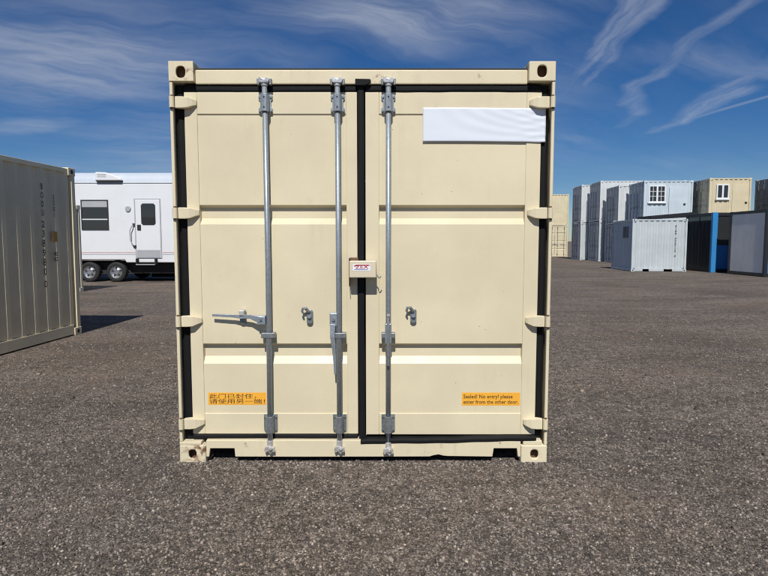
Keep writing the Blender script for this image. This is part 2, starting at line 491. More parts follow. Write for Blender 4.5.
def gravel():
    rng = np.random.default_rng(11)
    n = 165000
    # spread over the near yard, thinning with distance
    y = 1.9 + (rng.random(n) ** 1.55) * 9.5
    x = (rng.random(n) - 0.5) * 2 * (0.78 * y + 0.9)
    keep = ~((np.abs(x + 0.137) < 1.21) & (y > 3.80) & (y < 9.75)) & ~((x < -4.75) & (y > 2.9))
    x, y = x[keep], y[keep]
    x = np.concatenate([x, rng.uniform(-1.42, 1.12, 2600), rng.uniform(-1.40, -1.36 + 0.25, 250)])
    y = np.concatenate([y, 3.735 - np.abs(rng.normal(0, 0.030, 2600)), rng.uniform(3.66, 3.9, 250)])
    n = len(x)
    r = 0.0028 + 0.0070 * rng.random(n) ** 2.4
    big = rng.random(n) < 0.006
    r[big] *= 1.6
    slab = rng.random(n) < 0.0006
    r[slab] = 0.014 + 0.010 * rng.random(int(slab.sum()))
    base = np.array([[-1, -1, -1], [1, -1, -1], [1, 1, -1], [-1, 1, -1], [-.7, -.7, 1], [.7, -.7, 1], [.7, .7, 1], [-.7, .7, 1]], float) * 0.8
    V = base[None] * (1 + 0.45 * (rng.random((n, 8, 3)) - 0.5))
    sc = np.stack([r * (0.8 + 0.6 * rng.random(n)), r * (0.7 + 0.5 * rng.random(n)), r * (0.45 + 0.4 * rng.random(n))], 1)
    V = V * sc[:, None, :]
    tx, ty = (rng.random(n) - 0.5) * 0.9, (rng.random(n) - 0.5) * 0.9
    a = rng.random(n) * 6.283
    def rot(V, i, j, ang):
        c, s = np.cos(ang)[:, None], np.sin(ang)[:, None]
        A, B = V[:, :, i].copy(), V[:, :, j].copy()
        V[:, :, i] = c * A - s * B; V[:, :, j] = s * A + c * B
    rot(V, 1, 2, tx); rot(V, 0, 2, ty); rot(V, 0, 1, a)
    V[:, :, 0] += x[:, None]; V[:, :, 1] += y[:, None]; V[:, :, 2] += (sc[:, 2] * 0.35)[:, None]
    tri = np.array([[0, 3, 2], [0, 2, 1], [4, 5, 6], [4, 6, 7], [0, 1, 5], [0, 5, 4], [1, 2, 6], [1, 6, 5], [2, 3, 7], [2, 7, 6], [3, 0, 4], [3, 4, 7]])
    F = (tri[None] + (np.arange(n) * 8)[:, None, None]).reshape(-1)
    me = bpy.data.meshes.new('gravel')
    me.vertices.add(n * 8); me.vertices.foreach_set('co', V.astype('f').ravel())
    me.loops.add(len(F)); me.loops.foreach_set('vertex_index', F.astype('i'))
    me.polygons.add(n * 12); me.polygons.foreach_set('loop_start', (np.arange(n * 12) * 3).astype('i'))
    tone = rng.random(n)
    val = 0.056 + 0.225 * tone ** 1.8
    val = np.where(rng.random(n) < 0.03, 0.26 + 0.2 * rng.random(n), val)
    warm = rng.random(n)
    earth = 0.5 + 0.25 * np.sin(1.7 * x + 0.6 * y + 1.0) + 0.25 * np.sin(2.9 * y - 1.1 * x)
    warm = np.clip(warm * 0.8 + 1.1 * np.clip(earth - 0.62, 0, 1), 0, 1.6)
    colr = np.stack([val * (1.09 + 0.10 * warm), val * (0.96 + 0.01 * warm), val * (0.87 - 0.12 * warm), np.ones(n)], 1)
    at = me.color_attributes.new('stone', 'FLOAT_COLOR', 'POINT')
    at.data.foreach_set('color', np.repeat(colr, 8, 0).astype('f').ravel())
    me.update(); me.validate()
    m, t, b = mat('loose_stone')
    vc = t.n('ShaderNodeVertexColor', layer_name='stone')
    t.l(vc.outputs[0], b.inputs['Base Color'])
    b.inputs['Roughness'].default_value = 0.85
    b.inputs['Specular IOR Level'].default_value = 0.3
    me.materials.append(m)
    o = link('gravel', me)
    o['kind'] = 'stuff'; o['label'] = 'loose grey asphalt chips and gravel on the yard'; o['category'] = 'gravel'


gravel()

# ------------------------------------------------------------------ corrugated wall
def corrugated(x0, x1, z0, z1, y=0.0, depth=0.036, pitch=0.278, mb=None):
    """wall in the xz plane facing -y, ribs vertical"""
    mb = mb or MB()
    n = max(1, round((x1 - x0) / pitch))
    p = (x1 - x0) / n
    pts = []
    for i in range(n):
        b = x0 + i * p
        pts += [(b, y + depth), (b + 0.26 * p, y + depth), (b + 0.5 * p, y), (b + 0.76 * p, y)]
    pts.append((x1, y + depth))
    vs = []
    for px, py in pts:
        vs += [(px, py, z0), (px, py, z1)]
    mb.add(vs, [(2 * i, 2 * i + 2, 2 * i + 3, 2 * i + 1) for i in range(len(pts) - 1)])
    return mb


# ================================================================== the cream container
def main_container():
    root = thing('shipping_container', 'cream shipping container with closed double doors, two orange stickers and a white sheet', 'shipping container', (-0.137, 3.726, 0))
    L, H = 6.058, 2.596
    # corner castings, door end
    for s, (hxt, hzt, hxb) in ((-1, (-1.143, 2.530, -1.134)), (1, (1.132, 2.535, 1.135))):
        xi = 1.063 if s < 0 else 1.050
        a, b = (-1.219, -xi) if s < 0 else (xi, 1.219)
        o = casting_mesh(a, b, 0.0, 0.162, 2.474, H, hxt, hzt, 0.060, 0.074).build('corner_casting', 'cream_rust', root, 0.006)
        MB().box(a + 0.017, b - 0.017, 0.055, 0.160, 2.491, H - 0.017).build('cavity', 'ruststeel', o)
        a, b = (-1.219, -1.046) if s < 0 else (1.046, 1.219)
        o = casting_mesh(a, b, 0.0, 0.162, 0.0, 0.120, hxb, 0.060, 0.050, 0.058).build('corner_casting', 'cream_rusty' if s < 0 else 'cream_rust', root, 0.008)
        MB().box(a + 0.017, b - 0.017, 0.055, 0.160, 0.017, 0.103).build('cavity', 'ruststeel', o)
        # the welded cheek beside the bottom casting
        if s < 0: MB().box(-1.219, -1.075, 0.004, 0.10, 0.1205, 0.142).build('gusset', 'cream_frame', root, 0.004)
        else: MB().box(1.060, 1.185, 0.004, 0.10, 0.1205, 0.150).build('gusset', 'cream_frame', root, 0.004)
        # far end castings
        a, b = (-1.219, -1.041) if s < 0 else (1.041, 1.219)
        for z0, z1 in ((0, 0.118), (H - 0.122, H)):
            MB().box(a, b, L - 0.162, L, z0, z1).build('corner_casting', 'cream_rust', root, 0.006)
        # posts: outer flange and the inner return that carries the gasket
        xo = 1.219 * s
        pm = MB()
        pm.box(xo, s * 1.199, 0.006, 0.034, 0.1205 if s > 0 else 0.143, 2.4735)
        pm.box(xo, s * 1.2105, 0.0345, 0.1445, 0.1205 if s > 0 else 0.143, 2.4735)
        pm.box(s * 1.2100, s * 1.10, 0.115, 0.14, 0.151, 2.461)
        pm.build('corner_post', 'cream_frame', root, 0.006)
        MB().box(xo, s * 1.12, L - 0.12, L - 0.005, 0.1185, H - 0.1225).build('corner_post', 'cream_frame', root, 0.006)
        # rails and corrugated side wall
        MB().box(s * 1.212, s * 1.15, 0.163, L - 0.163, H - 0.085, H - 0.022).build('top_rail', 'cream_frame', root, 0.004)
        MB().box(s * 1.212, s * 1.17, 0.163, L - 0.163, 0.03, 0.16).build('bottom_rail', 'cream_frame', root, 0.004)
        w = corrugated(0.145, L - 0.121, 0.1605, H - 0.0855)
        w.v = [((1.208 - v[1]) * s, v[0], v[2]) for v in w.v]
        w.build('side_wall', 'cream', root)
    # header, sill and the rest of the shell
    hd = MB().box(-1.0625, 1.0495, 0.034, 0.12, 2.463, 2.553)
    hd.build('header', 'cream_frame', root, 0.007)
    MB().box(-1.062, 1.049, 0.037, 0.13, 2.5535, 2.563).build('roof_edge_strip', 'dark_matte', root, 0.002)  # thin dark line along the top of the header
    MB().box(-0.452, -0.4505, 0.0325, 0.0345, 2.47, 2.55).build('weld_seam', 'cream_frame', root)
    # sill with two fork pockets cut from below, and a dent in its lower edge
    zt, zb, zp = 0.150, 0.040, 0.097
    prof = [(-1.044, zt), (-1.044, zb), (-1.026, zb), (-1.018, zp), (-0.856, zp), (-0.852, zb), (-0.40, 0.039), (0.20, 0.040), (0.44, 0.041),
            (0.465, 0.049), (0.50, 0.055), (0.53, 0.047), (0.56, 0.044), (0.858, 0.040), (0.866, zp), (1.020, zp), (1.027, zb), (1.044, zb), (1.044, zt)]
    MB().prism(list(reversed(prof)), 'y', 0.006, 0.030).build('sill', 'cream_frame', root, 0.003)
    MB().box(-1.044, 1.044, 0.0305, 0.30, 0.125, 0.1495).build('threshold_plate', 'cream_frame', root)
    for xa, xb in ((-1.03, -0.845), (0.855, 1.03)):
        MB().box(xa, xa + 0.006, 0.031, 0.5, 0.03, 0.124).box(xb - 0.006, xb, 0.031, 0.5, 0.03, 0.124).build('fork_pocket', 'dark_matte', root)
    MB().box(-1.165, 1.165, 0.31, L - 0.17, 0.13, 0.165).build('floor', 'floor', root)
    for k in range(12):
        MB().box(-1.16, 1.16, 0.45 + 0.45 * k, 0.50 + 0.45 * k, 0.035, 0.1295).build('cross_member', 'dark_matte', root)
    rf = corrugated(0.131, L - 0.02, -1.15, 1.15, depth=0.02, pitch=0.21)
    rf.v = [(v[2], v[0], H - 0.03 - v[1]) for v in rf.v]
    rf.build('roof', 'cream', root)
    ew = corrugated(-1.118, 1.118, 0.1605, H - 0.13)
    ew.v = [(v[0], L - 0.02 - v[1], v[2]) for v in ew.v]
    ew.build('end_wall', 'cream', root)
    MB().box(-1.04, 1.04, L - 0.12, L - 0.005, H - 0.125, H - 0.03).build('end_header', 'cream_frame', root, 0.004)
    MB().box(-1.04, 1.04, L - 0.12, L - 0.005, 0.03, 0.16).build('end_sill', 'cream_frame', root, 0.004)

    # ---------------- doors
    YF, YP = 0.050, 0.057
    def panel_profile():
        return [(0.30, YP), (0.640, YP), (0.656, YP), (0.703, YP + 0.032), (0.778, YP + 0.032), (0.793, YP),
                (1.577, YP), (1.617, YP + 0.034), (1.686, YP + 0.034), (1.703, YP), (2.30, YP)]
    def make_door(xo0, xo1, xp0, xp1, zb, name='door'):
        f = MB()
        f.box(xo0, xp0, YF, 0.102, zb, 2.418); f.box(xp1, xo1, YF, 0.102, zb, 2.418)
        f.box(xp0 + 0.0002, xp1 - 0.0002, YF, 0.102, 2.280, 2.418); f.box(xp0 + 0.0002, xp1 - 0.0002, YF, 0.102, zb, 0.321)
        d = f.build(name, 'cream', root, 0.0035)
        MB().sheet_z(panel_profile(), xp0 - 0.01, xp1 + 0.01).build('panel', 'cream', d)
        MB().box(xo0, xo1, 0.1025, 0.11, zb, 2.418).build('inner_skin', 'cream', d)
        return d
    dl = make_door(-1.143, -0.036, -1.061, -0.107, 0.181)
    dr = make_door(0.017, 1.147, 0.105, 1.052, 0.176)
    dl['label'] = 'left cream door leaf with two lock rods'
    dr['label'] = 'right cream door leaf with one lock rod and a white sheet'
    # gaskets: separate rubber strips
    def strip(parent, x0, x1, z0, z1, y0=0.052, y1=0.085, slope=0.0, bulge=0.006):
        mb = MB()
        vert = (z1 - z0) > (x1 - x0)
        n = 36
        vs, fs = [], []
        ph = random.random() * 6
        for i in range(n + 1):
            t = i / n
            wob = 0.0022 * math.sin(9 * t + ph) + 0.0012 * math.sin(31 * t + 2 * ph)
            if vert:
                zz = z0 + (z1 - z0) * t
                c = [(x0 + wob, y1), (x0 + wob, y0 + bulge), (x0 + wob + 0.3 * (x1 - x0), y0), (x0 + wob + 0.7 * (x1 - x0), y0), (x1 + wob, y0 + bulge), (x1 + wob, y1)]
                vs += [(a, b, zz) for a, b in c]
            else:
                xx = x0 + (x1 - x0) * t
                dz = slope * t + wob
                c = [(z0 + dz, y1), (z0 + dz, y0 + bulge), (z0 + dz + 0.3 * (z1 - z0), y0), (z0 + dz + 0.7 * (z1 - z0), y0), (z1 + dz, y0 + bulge), (z1 + dz, y1)]
                vs += [(xx, b, a) for a, b in c]
        for i in range(n):
            for k in range(5):
                fs.append((i * 6 + k, i * 6 + k + 1, (i + 1) * 6 + k + 1, (i + 1) * 6 + k))
        fs += [tuple(range(6)), tuple(n * 6 + k for k in range(6))]
        mb.add(vs, fs)
        return mb.build('gasket', 'rubber', parent, smooth=False)
    strip(dl, -1.198, -1.143, 0.143, 2.462, 0.060)
    strip(dl, -1.14, -0.040, 2.416, 2.4625, 0.046)
    strip(dl, -1.14, -0.040, 0.142, 0.182, 0.046)
    strip(dl, -0.033, 0.009, 0.150, 2.470, 0.040, 0.10, bulge=0.004)
    strip(dr, 1.147, 1.195, 0.150, 2.462, 0.060)
    strip(dr, 0.020, 1.144, 2.417, 2.4635, 0.044)
    strip(dr, -0.018, 1.144, 0.124, 0.156, -0.004, 0.09, slope=0.024, bulge=0.010)
    MB().prism([(-0.046, 2.452), (0.012, 2.452), (0.045, 2.462), (0.055, 2.478), (0.05, 2.492), (-0.046, 2.494)], 'y', 0.018, 0.034).build('gasket', 'rubber', dl, 0.004)

    # hinges
    for s, d in ((-1, dl), (1, dr)):
        xr = 1.060 if s < 0 else 1.066
        for z in (2.345, 1.648, 0.946, 0.262):
            h = 0.036
            m = MB()
            st = [(1.186, z + h, z - h, 0.004, 0.030), (1.146, z + h, z - h, 0.004, 0.049), (1.112, z + h - 0.002, z - h + 0.003, 0.008, 0.049),
                  (1.082, z + h - 0.010, z - h + 0.016, 0.022, 0.049), (xr, z + 0.020, z - 0.012, 0.038, 0.049)]
            vs = []
            for x_, zt_, zb_, yf_, yk_ in st:
                vs += [(s * x_, yf_, zb_), (s * x_, yf_, zt_), (s * x_, yk_, zt_), (s * x_, yk_, zb_)]
            fs = [(0, 1, 2, 3), (16, 19, 18, 17)]
            for i in range(4):
                for k in range(4):
                    fs.append((4 * i + k, 4 * i + (k + 1) % 4, 4 * i + 4 + (k + 1) % 4, 4 * i + 4 + k))
            m.add(vs, fs)
            m.build('hinge', 'cream_frame', d, 0.004)
            # barrel and the post lugs above and below it
            b = MB().tube([(s * 1.204, 0.002, z - h + 0.002), (s * 1.204, 0.002, z + h - 0.002)], 0.016, 14)
            b.build('hinge_barrel', 'cream_frame', d, smooth=False)
            MB().tube([(s * 1.204, 0.003, z - h - 0.006), (s * 1.204, 0.003, z + h + 0.008)], 0.009, 10).build('hinge_pin', 'ruststeel', d)

    # ---------------- lock rods
    RY, RR = 0.012, 0.0168
    def rod(d, x, zlow, lean=0.0):
        MB().tube([(x, RY, zlow + 0.03), (x + lean, RY, 1.3), (x, RY, 2.462)], RR, 20).build('locking_rod', 'galv', d, smooth=True)
        # upper bracket: flanged saddle with four bolt ears
        for (z0, z1, upper) in ((2.283, 2.400, True), (0.199, 0.318, False)):
            m = MB()
            w = 0.045
            if upper:
                pl = [(-w, z0 + 0.006), (-w + 0.012, z0), (w - 0.012, z0), (w, z0 + 0.006), (w, z0 + 0.030), (w - 0.010, z0 + 0.040), (w - 0.010, z1 - 0.040), (w, z1 - 0.030),
                      (w, z1 - 0.006), (w - 0.012, z1), (-w + 0.012, z1), (-w, z1 - 0.006), (-w, z1 - 0.030), (-w + 0.010, z1 - 0.040), (-w + 0.010, z0 + 0.040), (-w, z0 + 0.030)]
            else:
                pl = [(-w, z0 + 0.012), (-w + 0.012, z0), (w - 0.012, z0), (w, z0 + 0.012), (w, z1), (-w, z1)]
            m.prism([(x + a, b) for a, b in pl], 'y', 0.040, 0.0495)
            m.build('rod_bracket', 'galv' if upper else 'galv_dark', d, 0.0015)
            sd_ = MB()
            prof = [(x + 0.026, 0.0398), (x + 0.026, 0.004), (x + 0.016, -0.012), (x, -0.016), (x - 0.016, -0.012), (x - 0.026, 0.004), (x - 0.026, 0.0398)]
            sd_.prism(prof, 'z', z0 + 0.004, z1 - 0.004)
            sd_.build('bracket_saddle', 'galv' if upper else 'galv_dark', d, 0.002)
            bt = MB()
            for bx in (-0.035, 0.035):
                for bz in (z0 + 0.016, z1 - 0.016):
                    bt.tube([(x + bx, 0.0395, bz), (x + bx, 0.033, bz)], 0.0075, 6)
            bt.build('bracket_bolts', 'galv_dark', d)['kind'] = 'stuff'
            if upper:
                MB().tube([(x, -0.0155, z0 + 0.028), (x, -0.0185, z0 + 0.028)], 0.005, 8).tube([(x, -0.0155, z1 - 0.026), (x, -0.0185, z1 - 0.026)], 0.005, 8).build('hole_dots', 'hole', d)['kind'] = 'stuff'  # dark dots stand in for the two open holes of the saddle
        # guide half way down
        MB().box(x - 0.045, x + 0.045, -0.008, 0.0495, 0.838, 0.872).build('rod_guide', 'galv_dark', d, 0.004)
        # cams: head gripping the header above, the sill below
        top = MB().tube([(x, RY, 2.444), (x, RY, 2.474)], 0.022, 14)
        top.prism([(x - 0.030, 2.462), (x + 0.028, 2.460), (x + 0.034, 2.480), (x + 0.020, 2.500), (x + 0.006, 2.484), (x - 0.012, 2.488), (x - 0.026, 2.502), (x - 0.036, 2.484)], 'y', -0.014, 0.022)
        top.build('cam', 'galv_bright', d, 0.003)
        for ka, kb in ((-0.046, -0.030), (0.030, 0.046)):
            MB().box(x + ka, x + kb, 0.002, 0.0335, 2.452, 2.492).build('cam_keeper', 'galv_dark', d, 0.003)
        bot = MB().tube([(x, RY - 0.006, zlow + 0.022), (x, RY - 0.006, zlow + 0.075)], [0.022, 0.020], 14)
        bot.tube([(x + 0.010, -0.026, zlow + 0.028), (x + 0.010, -0.038, zlow + 0.030)], [0.016, 0.010], 10)
        bot.prism([(x - 0.034, zlow + 0.022), (x - 0.026, zlow - 0.002), (x - 0.008, zlow + 0.010), (x + 0.008, zlow - 0.012), (x + 0.020, zlow + 0.004), (x + 0.036, zlow + 0.004), (x + 0.032, zlow + 0.034), (x, zlow + 0.046), (x - 0.026, zlow + 0.040)], 'y', -0.026, 0.004)
        bot.build('cam', 'galv_bright', d, 0.003)
    rod(dl, -0.619, 0.078, 0.004)
    rod(dl, -0.158, 0.078)
    rod(dr, 0.165, 0.066)

    # handle of the first rod: swung flat and held in its catch
    def flat_bar(path, hgt, thk, name, material, d):
        """bar with its flat side to the viewer, path of (x, y, z)"""
        m = MB(); vs = []; fs = []
        path = [Vector(p) for p in path]
        for i, p in enumerate(path):
            dd = (path[min(i + 1, len(path) - 1)] - path[max(i - 1, 0)]); dd.y = 0; dd.normalize()
            nn = Vector((-dd.z, 0, dd.x))
            hh = hgt[i] if isinstance(hgt, (list, tuple)) else hgt
            for a, b in ((-1, -1), (1, -1), (1, 1), (-1, 1)):
                vs.append(p + nn * a * hh / 2 + Vector((0, b * thk / 2, 0)))
        for i in range(len(path) - 1):
            for k in range(4):
                fs.append((i * 4 + k, i * 4 + (k + 1) % 4, i * 4 + 4 + (k + 1) % 4, i * 4 + 4 + k))
        n = len(path) - 1
        fs += [(0, 3, 2, 1), (n * 4, n * 4 + 1, n * 4 + 2, n * 4 + 3)]
        m.add(vs, fs)
        return m.build(name, material, d, 0.002)
    flat_bar([(-0.640, -0.002, 0.955), (-0.690, -0.004, 0.965), (-0.735, 0.004, 0.978), (-0.800, 0.012, 0.977), (-0.845, 0.016, 0.981), (-0.985, 0.020, 0.987)],
             [0.040, 0.038, 0.026, 0.026, 0.019, 0.017], 0.009, 'handle', 'galv', dl)
    MB().box(-0.690, -0.634, -0.006, 0.03, 0.925, 0.985).build('handle_lug', 'galv', dl, 0.005)
    MB().tube([(-0.664, -0.007, 0.962), (-0.664, -0.016, 0.962)], 0.009, 10).build('handle_pivot', 'galv_dark', dl)
    def catch(d, x, z, closed):
        m = MB()
        pl = [(x - 0.020, z - 0.050), (x - 0.010, z - 0.060), (x + 0.012, z - 0.060), (x + 0.021, z - 0.048), (x + 0.021, z + 0.024), (x + 0.012, z + 0.034), (x - 0.012, z + 0.034), (x - 0.020, z + 0.024)]
        m.prism(pl, 'y', 0.036, 0.0560)
        m.build('handle_catch', 'galv_dark', d, 0.004)
        MB().tube([(x, 0.036, z - 0.008), (x, 0.022, z - 0.008)], 0.013, 14).build('catch_boss', 'galv', d)
        if closed:
            MB().box(x - 0.016, x + 0.016, 0.000, 0.036, z - 0.000, z + 0.034).build('catch_flap', 'galv_bright', d, 0.004)
        else:
            MB().tube([(x - 0.004, 0.03, z + 0.020), (x - 0.022, 0.020, z + 0.046), (x - 0.040, 0.016, z + 0.046), (x - 0.046, 0.016, z + 0.030), (x - 0.040, 0.018, z + 0.012)],
                      [0.012, 0.011, 0.009, 0.008, 0.006], 8).build('catch_flap', 'galv_dark', d)
    catch(dl, -0.791, 0.985, True)
    catch(dl, -0.352, 0.985, False)
    catch(dr, 0.330, 0.990, False)
    # handle of the second rod hangs straight down; the third points at the viewer
    MB().box(-0.216, -0.166, -0.012, 0.026, 0.915, 1.005).build('handle_lug', 'galv', dl, 0.006)
    MB().tube([(-0.190, -0.013, 0.962), (-0.190, -0.022, 0.962)], 0.010, 10).build('handle_pivot', 'galv_dark', dl)
    flat_bar([(-0.196, -0.012, 0.93), (-0.198, -0.018, 0.85), (-0.192, -0.014, 0.79), (-0.187, -0.010, 0.74), (-0.182, -0.004, 0.60)], [0.034, 0.030, 0.026, 0.020, 0.015], 0.010, 'handle', 'galv', dl)
    MB().prism([(-0.030, 0.99), (-0.018, 1.0), (-0.006, 0.985), (-0.012, 0.86), (-0.026, 0.76), (-0.022, 0.66), (-0.034, 0.66), (-0.040, 0.77), (-0.040, 0.90)], 'x', 0.155, 0.173).build('handle', 'galv_dark', dr, 0.003)
    MB().box(0.144, 0.186, -0.012, 0.010, 0.80, 0.935).build('handle_lug', 'galv', dr, 0.006)
    MB().tube([(0.165, -0.022, 0.992), (0.165, -0.034, 0.992)], 0.011, 12).build('handle_pivot', 'galv_bright', dr)

    # ---------------- stickers
    MB().box(-1.037, -0.650, 0.0562, 0.0569, 0.378, 0.461).build('sticker', 'orange', dl)
    lettering('此门已封住，\n请使用另一端！', 0.372, 0.068, (-1.030, 0.0558, 0.385), 'ink', dl, bold=0.002)
    MB().box(0.657, 1.045, 0.0562, 0.0569, 0.373, 0.461).build('sticker', 'orange', dr)
    lettering('Sealed! No entry! please\nenter from the other door.', 0.366, 0.064, (0.668, 0.0558, 0.384), 'ink', dr)

    # white sheet stuck over the lettering, creased at its hinge end
    nx, nz = 72, 22
    rng = np.random.default_rng(5)
    vs, fs = [], []
    for j in range(nz + 1):
        for i in range(nx + 1):
            u, v = i / nx, j / nz
            x = 0.386 + 0.787 * u; z = 2.103 + 0.214 * v + 0.003 * math.sin(3 * u + 1)
            cre = max(0, u - 0.68) / 0.32
            y = 0.0445 - 0.0012 * abs(math.sin(19 * u + 11 * v + 2 * math.sin(7 * v))) * cre - 0.0022 * cre * abs(math.sin(8 * u - 13 * v)) ** 3
            y -= 0.0003 * math.sin(5.0 * u + 9 * v) * math.sin(2.3 * u + 4.0 * v + 1) + 0.0006 * math.sin(40 * v * u)
            vs.append((x, y, z))
    for j in range(nz):
        for i in range(nx):
            a = j * (nx + 1) + i
            fs.append((a, a + 1, a + nx + 2, a + nx + 1))
    o = MB().add(vs, fs).build('covering_sheet', 'vinyl', dr, smooth=True)
    md = o.modifiers.new('thickness', 'SOLIDIFY'); md.thickness = 0.0012

    # ---------------- lock box over the meeting edge
    lb = MB().box(-0.084, 0.087, -0.056, 0.036, 1.236, 1.343).build('lock_box', 'cream_lock', root, 0.005)
    lb['label'] = 'cream steel lock box across the door gap with a red lettered label'
    MB().box(-0.0885, -0.0845, -0.030, 0.0495, 1.178, 1.360).box(-0.084, -0.030, 0.02, 0.0495, 1.344, 1.362).build('mounting_plate', 'ruststeel', lb, 0.002)
    MB().box(-0.061, 0.050, -0.0572, -0.0563, 1.281, 1.322).build('label_plate', 'label_white', lb)
    lettering('ZEX', 0.085, 0.022, (-0.046, -0.0580, 1.294), 'red_ink', lb)
    MB().prism([(-0.056, 1.312), (-0.04, 1.319), (0.044, 1.319), (0.048, 1.313), (-0.02, 1.314), (-0.05, 1.307)], 'y', -0.0580, -0.0574).build('red_arc', 'red_ink', lb)
    MB().box(-0.052, 0.035, -0.0578, -0.0574, 1.287, 1.2895).build('blue_line', 'blue_ink', lb)
    MB().tube([(0.080, -0.02, 1.262), (0.096, -0.03, 1.250), (0.100, -0.032, 1.236), (0.110, -0.03, 1.232), (0.118, -0.028, 1.244)], 0.0035, 8).build('wire_hook', 'galv_dark', lb)
    return root


main_container()

# ================================================================== other containers
def container(label, x, y, z, L, H, col, rz=0.0, W=2.438, group=None, door='near', door_mat=None, windows=(), gap=True, rust=0.1, handles=(), text=None, cat='shipping container', name='shipping_container', pockets=(), dirt=0.3, detail=True):
    """local frame: x 0..L along the container, doors at x=0 facing -x, long side at y=0 facing -y"""
    root = thing(name, label, cat, (x, y, z), rz, group)
    key = 'paint_%02d' % len(M)
    wall = frame = M[key] = paint('container_' + key, col, 0.5, (0.2, 0.14, 0.09), dirt, rust=rust)
    dm = door_mat or wall
    cs, ch = 0.178, 0.118
    cm = None
    for xx in (0, L - cs):
        for yy in (0, W - 0.162):
            for zz in (0, H - ch):
                MB().box(xx, xx + cs, yy, yy + 0.162, zz, zz + ch).build('corner_casting', frame, root, 0.006)
                if yy == 0 and detail:
                    MB().tube([(xx + cs / 2, 0.004, zz + ch / 2), (xx + cs / 2, -0.0008, zz + ch / 2)], 0.034, 16).build('casting_hole', 'dark_matte', root)
    for xx in (0.01, L - 0.10):
        for yy in (0.006, W - 0.106):
            MB().box(xx, xx + 0.09, yy, yy + 0.10, ch + 0.0005, H - ch - 0.0005).build('corner_post', frame, root, 0.006)
    for yy in (0.012, W - 0.072):
        MB().box(cs + 0.001, L - cs - 0.001, yy, yy + 0.06, H - 0.082, H - 0.018).build('top_rail', frame, root, 0.004)
        mb = MB()
        segs, p0 = [], cs + 0.001
        for (a, b) in (pockets if yy < 1 else ()):
            segs.append((p0, a, 0.02)); segs.append((a, b, 0.12)); p0 = b
        segs.append((p0, L - cs - 0.001, 0.02))
        for a, b, zz in segs: mb.box(a, b, yy, yy + 0.05, zz, 0.165)
        mb.build('bottom_rail', frame, root)
    w = corrugated(0.1005, L - 0.1005, 0.1655, H - 0.0825, y=0.022)
    w.build('side_wall', wall, root)
    w2 = MB(); w2.v = [(v[0], W - v[1], v[2]) for v in w.v]; w2.f = list(w.f)
    w2.build('side_wall', wall, root)
    r = MB(); rr = corrugated(0.06, L - 0.06, 0.072, W - 0.072, y=0.0, depth=0.02, pitch=0.21)
    r.v = [(v[0], v[2], H - 0.022 - v[1]) for v in rr.v]; r.f = list(rr.f)
    r.build('roof', wall, root)
    MB().box(0.10, L - 0.10, 0.08, W - 0.08, 0.12, 0.16).build('floor', 'floor', root)
    # blank end
    e = corrugated(0.107, W - 0.107, 0.1655, H - 0.13)
    b = MB(); b.v = [(L - 0.03 - v[1], v[0], v[2]) for v in e.v]; b.f = list(e.f)
    b.build('end_wall', wall, root)
    for xx in (0.012, L - 0.11):
        MB().box(xx, xx + 0.098, 0.1625, W - 0.1625, H - 0.13, H - 0.03).build('header', frame, root, 0.004)
        MB().box(xx, xx + 0.098, 0.1625, W - 0.1625, 0.02, 0.164).build('sill', frame, root, 0.004)
    if door == 'vents':
        b = MB(); b.v = [(0.03 + v[1], v[0], v[2]) for v in e.v]; b.f = list(e.f)
        b.build('end_wall', wall, root)
        for yy in (0.55, 1.0):
            MB().box(0.015, 0.0295, yy, yy + 0.28, H - 0.90, H - 0.35).build('vent', 'vent_grey', root)
        return root
    # doors
    hw = (W - 0.107 * 2) / 2
    for k in (0, 1):
        y0 = 0.107 + k * hw + 0.012; y1 = 0.107 + (k + 1) * hw - 0.012
        z0, z1 = 0.175, H - 0.14
        prof = [(z0, 0.03)]
        for q in (0.22, 0.5, 0.78):
            zc_ = z0 + (z1 - z0) * q
            prof += [(zc_ - 0.07, 0.03), (zc_ - 0.03, 0.062), (zc_ + 0.04, 0.062), (zc_ + 0.06, 0.03)]
        prof.append((z1, 0.03))
        s = MB().sheet_z(prof, y0, y1)
        s.v = [(v[1], v[0], v[2]) for v in s.v]
        d = s.build('door', dm, root)
        fr = MB().box(0.018, 0.06, y0, y0 + 0.08, z0, z1).box(0.018, 0.06, y1 - 0.08, y1, z0, z1)
        fr.build('door_frame', dm, d)
        MB().box(0.024, 0.045, y0 - 0.012, y0 - 0.0005, z0 - 0.01, z1 + 0.008).box(0.024, 0.045, y1 + 0.0005, y1 + 0.012, z0 - 0.01, z1 + 0.008).build('gasket', 'rubber', d)
        for q in (0.22, 0.78) if k == 0 else (0.24, 0.74):
            yy = y0 + (y1 - y0) * q
            MB().tube([(-0.012, yy, 0.10), (-0.012, yy, H - 0.08)], 0.018, 8).build('locking_rod', 'galv_dark', d)
            for zz in (0.20, H * 0.36, H - 0.26):
                MB().box(-0.030, 0.0175, yy - 0.045, yy + 0.045, zz, zz + 0.09).build('rod_bracket', 'galv_dark', d)
            MB().box(-0.046, -0.034, yy - 0.02 if k == 0 else yy - 0.4, yy + 0.4 if k == 0 else yy + 0.02, H * 0.40, H * 0.40 + 0.03).build('handle', 'galv_dark', d)
    # windows and door sets cut into the lit side
    for (wx, wz, ww, wh, cols, rows) in windows:
        fr = MB()
        t = 0.07
        fr.box(wx, wx + ww, -0.03, 0.02, wz, wz + t); fr.box(wx, wx + ww, -0.03, 0.02, wz + wh - t, wz + wh)
        fr.box(wx, wx + t, -0.03, 0.02, wz + t, wz + wh - t); fr.box(wx + ww - t, wx + ww, -0.03, 0.02, wz + t, wz + wh - t)
        cwm = (ww - 2 * t)
        fr.box(wx + ww / 2 - 0.05, wx + ww / 2 + 0.05, -0.032, 0.02, wz + t + 0.0005, wz + wh - t - 0.0005)
        f = fr.build('window', 'white_frame', root)
